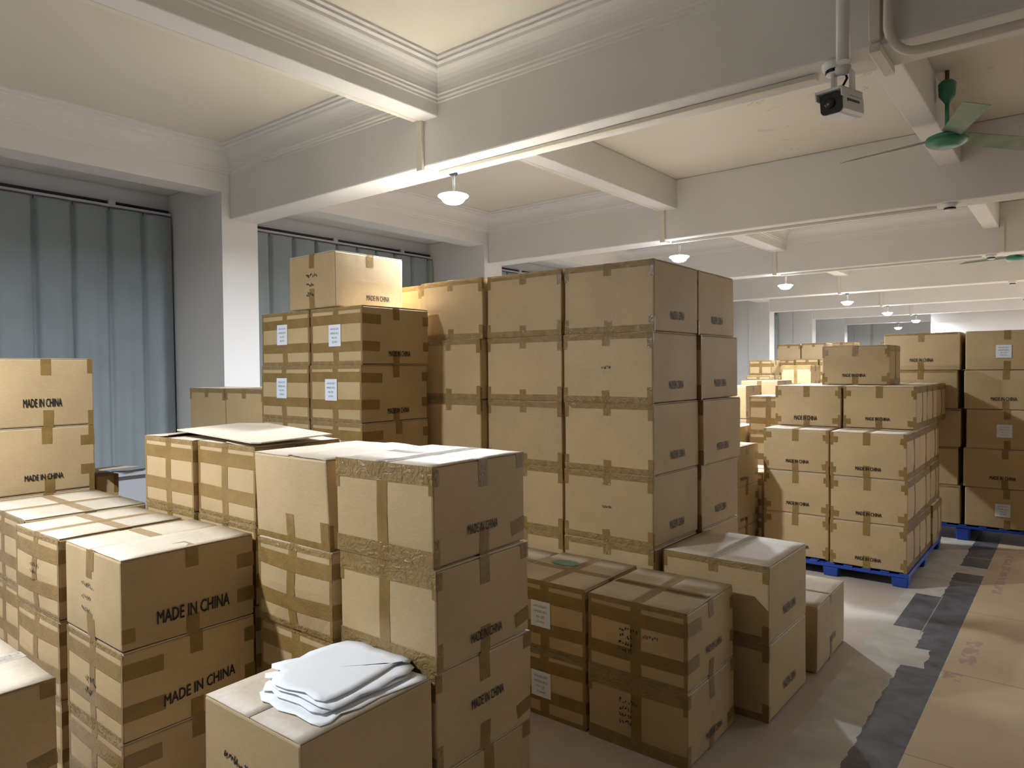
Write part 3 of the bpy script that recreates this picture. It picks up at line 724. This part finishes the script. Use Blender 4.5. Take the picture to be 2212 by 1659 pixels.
# --- big pallet stack at the right edge
G = 'large cartons on the right-hand blue pallet'; H5 = .387
for i in range(5):
    z0 = .157 + H5 * i
    c = C([-.93, -.95, -.93, -.955, -.935][i], 8.3, [.66, .66, .66, .66, .685][i], .62, z0, z0 + H5, f'large cardboard box, {LV[5][i]} of the left column on the right-hand pallet', G, 0, bulge=.008)
    c.style('plain'); c.tape([('F', 0, H5 - .012, .66, H5 - .012, .02)], TAPE_C)
    if i in (4,): c.made('F', .24, .09, .21, .036)
    c = C([-.215, -.215, -.205, -.205, -.215][i], 8.3, [.675, .69, .675, .695, .675][i], .62, z0, z0 + H5, f'large cardboard box, {LV[5][i]} of the right column on the right-hand pallet', G, 0, bulge=.008)
    c.style('plain')
    if i in (0, 2, 4): c.label('F', .25, .12, .125, .125, ('AO-25-SN7', '3AN25-3mm', '9:16', 'NW: 9KG'))
    else: c.made('F', .22, .09, .21, .036)
    for cx, X in ((0, -.93), (1, -.215)):
        C(X, 8.97, .68, .62, z0, z0 + H5, f'large cardboard box, {LV[5][i]} of the rear {["left", "right"][cx]} column on the right-hand pallet', G, 0).style('plain')

# --- cartons receding down the hall, columns built from the floor up
def column(X, Y, a, b, zt, n, name, group, st='light', low=None, **k):
    h = zt / n
    for i in range(n):
        nm_ = LV[n][i] if n <= 6 else ['bottom', 'second lowest', 'third lowest', 'middle', 'third highest', 'second highest', 'top'][i]
        c = C(X, Y, a, b, h * i, h * (i + 1), (f'{nm_} carton of the ' if n > 1 else 'single carton, ') + name, group, **k).style(st)
        if st == 'light' and i >= n - 2: c.made('R', .12, .06, .15, .03, INK_F)
G = 'cartons in the gap between tall wall and pallet'
column(-2.28, 5.82, .5, .56, 1.065, 3, 'stack just right of the tall wall edge', G)
column(-2.245, 6.42, .5, .5, .79, 2, 'dark stack left of the small pallet', G, 'double')
column(-2.245, 7.15, .40, .5, 1.46, 4, 'banded stack left of the small pallet', G, 'double')
column(-2.68, 6.98, .5, .5, 1.15, 3, 'stack with pale lid beside the banded stack', G)
column(-3.0, 8.02, .5, .5, 1.54, 4, 'white-lidded stack seen past the tall wall', G)
column(-2.84, 8.62, .45, .55, 1.59, 4, 'broad white-lidded stack behind the banded stack', G)
G = 'far cartons at the end of the hall'
column(-3.42, 12.0, .47, .5, 1.785, 5, 'bright yellow-lit distant stack with crossed tape', G, 'full')
column(-4.22, 12.5, .40, .45, 1.88, 5, 'banded distant stack below the fourth column', G, 'double')
column(-3.99, 13.0, .27, .4, 1.89, 5, 'narrow distant stack under the dark top pair', G, 'double')
column(-3.58, 13.0, .39, .4, 1.90, 5, 'middle distant banded stack under the dark top pair', G, 'double')
column(-3.17, 13.0, .39, .4, 1.89, 5, 'right distant banded stack behind the crowning box', G, 'double')
column(-4.02, 13.45, .42, .45, 2.18, 6, 'left stack of the dark top pair near the far columns', G, 'edge')
column(-3.58, 13.45, .42, .45, 2.19, 6, 'right stack of the dark top pair near the far columns', G, 'edge')
column(-3.30, 14.3, .45, .45, 2.215, 6, 'pale stack just above the crowning pallet box', G, 'double')
column(-2.45, 14.3, .40, .45, 2.20, 6, 'small orange stack peeping beside the right-hand pallet', G, 'double')
column(-4.05, 11.9, .40, .45, 1.615, 4, 'left low distant stack before the fourth column', G, 'double')
column(-3.93, 12.53, .24, .42, 1.61, 4, 'right low distant stack before the fourth column', G, 'double')

# ------------------------------------------------------------------ blue plastic pallets
def pallet(x0, x1, y0, y1, h, label):
    cx, cyy = (x0 + x1) / 2, (y0 + y1) / 2; A, B = (x1 - x0) / 2, (y1 - y0) / 2
    t = empty('plastic_pallet', (cx, cyy, 0), 0, label, 'pallet', 'blue plastic pallets')
    d = MB(); n = 9; d.quad_box(-A, A, -B, B, h - .035, h - .012)
    for i in range(n):
        u = -A + (2 * A - .07) * i / (n - 1); d.quad_box(u, u + .07, -B, B, h - .013, h)
    o = d.build('deck', BLUE, t); bevel(o, .003, 1)
    for ix in (-1, 0, 1):
        for iy in (-1, 0, 1):
            px, py = ix * (A - .065), iy * (B - .065); mb = MB()
            P = [(-.06, -.06), (.06, -.06), (.06, .06), (-.06, .06)]; nb = len(mb.v)
            for z, s_ in ((.0, .92), (h - .035, 1.05)):
                for x, y in P: mb.v.append((px + x * s_, py + y * s_, z))
            for f in ((0, 3, 2, 1), (4, 5, 6, 7), (0, 1, 5, 4), (1, 2, 6, 5), (2, 3, 7, 6), (3, 0, 4, 7)): mb.f.append(f); mb.sm.append(False)
            bevel(mb.build('foot', BLUE, t), .012, 3)
pallet(-2.2, -1.035, 6.215, 7.86, .113, 'blue plastic pallet under the corner-taped cartons beside the aisle')
pallet(-1.62, -.2, 8.3, 9.58, .155, 'blue plastic pallet under the large cartons at the right edge')

# ------------------------------------------------------------------ loose board on the banded stacks
mb = MB(); poly = [(-3.62, 1.73), (-3.64, 2.08), (-3.43, 2.14), (-2.78, 2.07), (-2.79, 1.70), (-2.83, 1.675)]
n = len(poly)
zz = [1.452, 1.462, 1.466, 1.446, 1.436, 1.436]
for dz in (0, .006):
    for (x, y), z in zip(poly, zz): mb.v.append((x, y, z + dz))
mb.f = [tuple(range(n))[::-1], tuple(range(n, 2 * n))] + [(i, (i + 1) % n, n + (i + 1) % n, n + i) for i in range(n)]; mb.sm = [False] * len(mb.f)
o = mb.build('cardboard_sheet', CARD_TOP_LIT); tag(o, 'loose pale cardboard sheet lying across the two banded stacks', 'cardboard sheet')

# ------------------------------------------------------------------ white paper sheets
SH = [[(-.22, -.05), (-.21, 0), (-.19, .04), (-.2, .09), (-.205, .13), (-.2, .19), (-.18, .24), (-.11, .272), (-.05, .262), (.02, .282), (.09, .272), (.125, .282), (.14, .27), (.15, .25), (.13, .24), (.12, .2), (.14, .12), (.162, -.01), (.165, -.08), (.155, -.105), (.12, -.118), (.06, -.11), (-.01, -.132), (-.07, -.135), (-.11, -.12), (-.12, -.1), (-.15, -.06), (-.19, -.07)],
      [(-.18, -.1), (-.17, -.06), (-.15, .1), (-.14, .2), (-.07, .25), (.06, .245), (.14, .26), (.185, .24), (.2, .2), (.19, .15), (.21, .06), (.2, 0), (.21, -.07), (.205, -.115), (.16, -.13), (.04, -.125), (-.04, -.14), (-.1, -.13), (-.12, -.1), (-.15, -.12)],
      [(-.13, -.13), (-.145, -.09), (-.12, .1), (-.1, .2), (.0, .225), (.12, .215), (.18, .225), (.205, .2), (.21, .1), (.195, 0), (.2, -.09), (.195, -.14), (.15, -.155), (.08, -.145), (-.02, -.16), (-.06, -.15), (-.09, -.165)],
      [(-.06, -.19), (-.04, -.2), (-.01, -.19), (.05, -.2), (.12, -.185), (.2, -.19), (.235, -.18), (.243, -.15), (.225, -.1), (.24, -.04), (.23, .05), (.24, .12), (.255, .2), (.25, .235), (.235, .25), (.18, .24), (.05, .22), (-.05, .2), (-.1, .1), (-.115, -.05), (-.1, -.17)]]
labs = ['white paper sheet with wavy edge, topmost of the loose pile on the front box', 'white paper sheet just under the topmost one of the pile',
        'white paper sheet second from bottom in the loose pile', 'white paper sheet lowest in the pile, sticking out to the right']
for k in range(4):
    P = SH[3 - k]; z = .7162 + k * .0075; n = len(P); mb = MB(); cx = sum(p[0] for p in P) / n; cyy = sum(p[1] for p in P) / n
    rings = (1, .8, .5)
    for dz in (0, .0012):
        for q in rings:
            for i, (x, y) in enumerate(P):
                mb.v.append((cx + (x - cx) * q, cyy + (y - cyy) * q, dz + (.0035 * max(0, math.sin(i * 1.7 + k)) if q == 1 else 0)))
        mb.v.append((cx, cyy, dz))
    m0 = 3 * n + 1
    for lay in (0, m0):
        for rr in range(2):
            for i in range(n):
                j = (i + 1) % n; f = (lay + rr * n + i, lay + rr * n + j, lay + (rr + 1) * n + j, lay + (rr + 1) * n + i); mb.f.append(f); mb.sm.append(True)
        for i in range(n): mb.f.append((lay + 2 * n + i, lay + 2 * n + (i + 1) % n, lay + 3 * n)); mb.sm.append(True)
    for i in range(n): j = (i + 1) % n; mb.f.append((i, j, m0 + j, m0 + i)); mb.sm.append(False)
    o = mb.build('paper_sheet', PAPER); o.location = (-1.95, 1.4, z); tag(o, labs[3 - k], 'paper', 'white paper sheets on the front box')

# ------------------------------------------------------------------ ceiling fans
def fan(x, y, zh, zt, rz, label):
    t = empty('ceiling_fan', (x, y, zh), rz, label, 'fan', 'green ceiling fans')
    t.scale = (1.06,) * 3; zt = zh + (zt - zh) / 1.06
    MB().lathe([(0, -.028), (.03, -.03), (.07, -.026), (.105, -.014), (.122, .0), (.126, .012), (.118, .02), (.118, .026), (.124, .03), (.118, .04), (.09, .052), (.05, .062), (.02, .07), (0, .072)], seg=40).build('motor', GREEN, t)
    MB().tube([(0, 0, .06), (0, 0, zt - zh - .2)], .0135, 12).build('down_rod', GREEN, t)
    MB().lathe([(0, zt - zh - .215), (.016, zt - zh - .215), (.026, zt - zh - .195), (.048, zt - zh - .165), (.053, zt - zh - .085), (.035, zt - zh - .065), (0, zt - zh - .065)], seg=24).build('canopy', GREEN, t)
    MB().tube([(0, 0, zt - zh - .07), (0, .0, zt - zh)], .013, 8).build('ceiling_hook', BRASS, t)
    for k in range(3):
        a0 = 2 * math.pi * k / 3; mb = MB(); n = 8; ca, sa = math.cos(a0), math.sin(a0)
        for dz in (0, .003):
            for i in range(n + 1):
                r = .09 + .56 * i / n; wd = .05 + .018 * i / n
                for sg in (-1, 1):
                    lx, ly = r + (.02 if (sg > 0 and i == n) else 0), sg * wd; tw = sg * (-.022) ; zz_ = .035 + tw + dz - .01 * (i / n)
                    mb.v.append((lx * ca - ly * sa, lx * sa + ly * ca, zz_))
        M = 2 * (n + 1)
        for i in range(n):
            q = 2 * i; mb.f += [(q, q + 1, q + 3, q + 2), (M + q, M + q + 2, M + q + 3, M + q + 1), (q, q + 2, M + q + 2, M + q), (q + 1, M + q + 1, M + q + 3, q + 3)]; mb.sm += [False] * 4
        mb.f += [(0, M, M + 1, 1), (2 * n, 2 * n + 1, M + 2 * n + 1, M + 2 * n)]; mb.sm += [False] * 2
        mb.build('blade', GREENB, t)
fan(-.735, 5.78, 3.312, CEILZ, R_(-70), 'green three-bladed ceiling fan, nearest, at the upper right')
fan(-.70, 12.2, 3.25, CEILZ, R_(165), 'green ceiling fan half cut off at the right picture edge')
fan(-.67, 19.5, 3.23, CEILZ, R_(190), 'distant green ceiling fan beyond the cut-off one')

# ------------------------------------------------------------------ smoke detectors
sd = ['round white smoke detector behind the security camera', 'round white smoke detector under the second beam, right side',
      'round white smoke detector under the third beam by the trunking', 'round white smoke detector under the fourth beam', 'round white smoke detector farthest away at the right edge']
for k in range(5):
    y = YB + .085 + k * PITCH + (-.02 if k == 0 else 0); x = -.895
    t = empty('smoke_detector', (x, y, BB), 0, sd[k], 'smoke detector', 'smoke detectors under the beams')
    t.scale = (1.22,) * 3
    MB().lathe([(0, 0), (.05, 0), (.052, -.006), (.05, -.024), (.04, -.03), (0, -.03)], seg=32).build('detector_base', WHITEP, t)
    mb = MB()
    for q in range(10):
        a0 = q * .628; M = Matrix.Rotation(a0, 4, 'Z'); mb.quad_box(.024, .037, -.0095, .0095, -.042, -.03, M)
    mb.build('vent_ring', BLACK, t)
    MB().lathe([(0, -.0525), (.02, -.0515), (.036, -.046), (.036, -.042), (0, -.042)], seg=32).build('detector_cap', WHITEP, t)

# ------------------------------------------------------------------ security camera
t = empty('security_camera', (-.775, 3.17, 3.52), 0, 'white bullet security camera hanging on a curved pipe at top right', 'security camera')
t.scale = (1.3,) * 3
pp = [(0, 0, -.385), (0, 0, -.05), (0, .004, -.01), (.004, .02, .03), (.008, .06, .065), (.01, .12, .085), (.01, .245, .09)]
MB().tube(pp, .021, 16).build('mounting_arm', WHITEP, t)
MB().lathe([(0, 0), (.045, 0), (.045, .012), (0, .012)], seg=24).build('wall_plate', WHITEP, t).matrix_local = Matrix.Translation((.01, .247, .09)) @ Matrix.Rotation(R_(90), 4, 'X')
yk = MB(); yk.lathe([(0, -.40), (.024, -.402), (.024, -.425), (0, -.43)], seg=20)
for sg in (-1, 1): yk.prism([(-.028, -.50), (.028, -.50), (.02, -.42), (-.018, -.42)], sg * .027 - .004, sg * .027 + .004, Matrix(((0, 0, 1, 0), (1, 0, 0, 0), (0, 1, 0, 0), (0, 0, 0, 1))))
yk.build('bracket', WHITEP, t)
HB = Matrix.Translation((0, -.01, -.53)) @ Matrix.Rotation(R_(-10), 4, 'Z') @ Matrix.Rotation(R_(6), 4, 'X')
def rr(wd, ht, r, n=5):
    P = []
    for cx, cz, a0 in ((wd - r, ht - r, 0), (-wd + r, ht - r, 90), (-wd + r, -ht + r, 180), (wd - r, -ht + r, 270)):
        for i in range(n + 1): q = R_(a0 + 90 * i / n); P.append((cx + r * math.cos(q), cz + r * math.sin(q)))
    return P
TOX = Matrix(((1, 0, 0, 0), (0, 0, 1, 0), (0, 1, 0, 0), (0, 0, 0, 1)))
hs = MB().prism(rr(.036, .034, .016), -.075, .075, HB @ TOX); hs.build('housing', WHITEP, t)
MB().prism(rr(.034, .032, .015), -.079, -.074, HB @ TOX).build('front_glass', GLASSB, t)
MB().prism(rr(.037, .006, .003), -.045, .04, HB @ Matrix.Translation((.001, 0, .006)) @ TOX).build('side_band', BLACK, t)
hd = MB(); hd.prism(rr(.042, .004, .003), -.095, .055, HB @ Matrix.Translation((0, 0, .037)) @ TOX)
for sg in (-1, 1): hd.prism([(-.095, .038), (-.095, .012), (-.07, .01), (-.03, .022), (.055, .022), (.055, .038)], sg * .04 - .002, sg * .04 + .002, HB @ Matrix(((0, 0, 1, 0), (1, 0, 0, 0), (0, 1, 0, 0), (0, 0, 0, 1))))
hd.build('sun_shield', WHITEP, t)
MB().lathe([(0, 0), (.016, 0), (.016, .004), (.012, .006), (0, .006)], seg=24).build('lens', BLACK, t).matrix_local = HB @ Matrix.Translation((-.003, -.079, 0)) @ Matrix.Rotation(R_(90), 4, 'X')
MB().tube([(.0, .02, -.41), (.012, .0, -.44), (.0, -.012, -.47), (.004, .012, -.5)], .004, 8).build('cable', BLACK, t)
# round conduit swinging under the beam beside it
pts = [(-.655, 3.43, 3.64), (-.655, 3.43, 3.42), (-.655, 3.42, 3.24)]
for i in range(7): q = R_(i * 15); pts.append((-.655 + .10 * (1 - math.cos(q)), 3.42 + .07 * math.sin(q), 3.215 - .10 * math.sin(q)))
pts += [(-.45, 3.50, 3.115), (.6, 3.51, 3.12), (3.0, 3.51, 3.12)]
o = MB().tube(pts, .02, 12).build('conduit_pipe', TRUNK); tag(o, 'round cream conduit pipe curving under the beam right of the security camera', 'conduit')
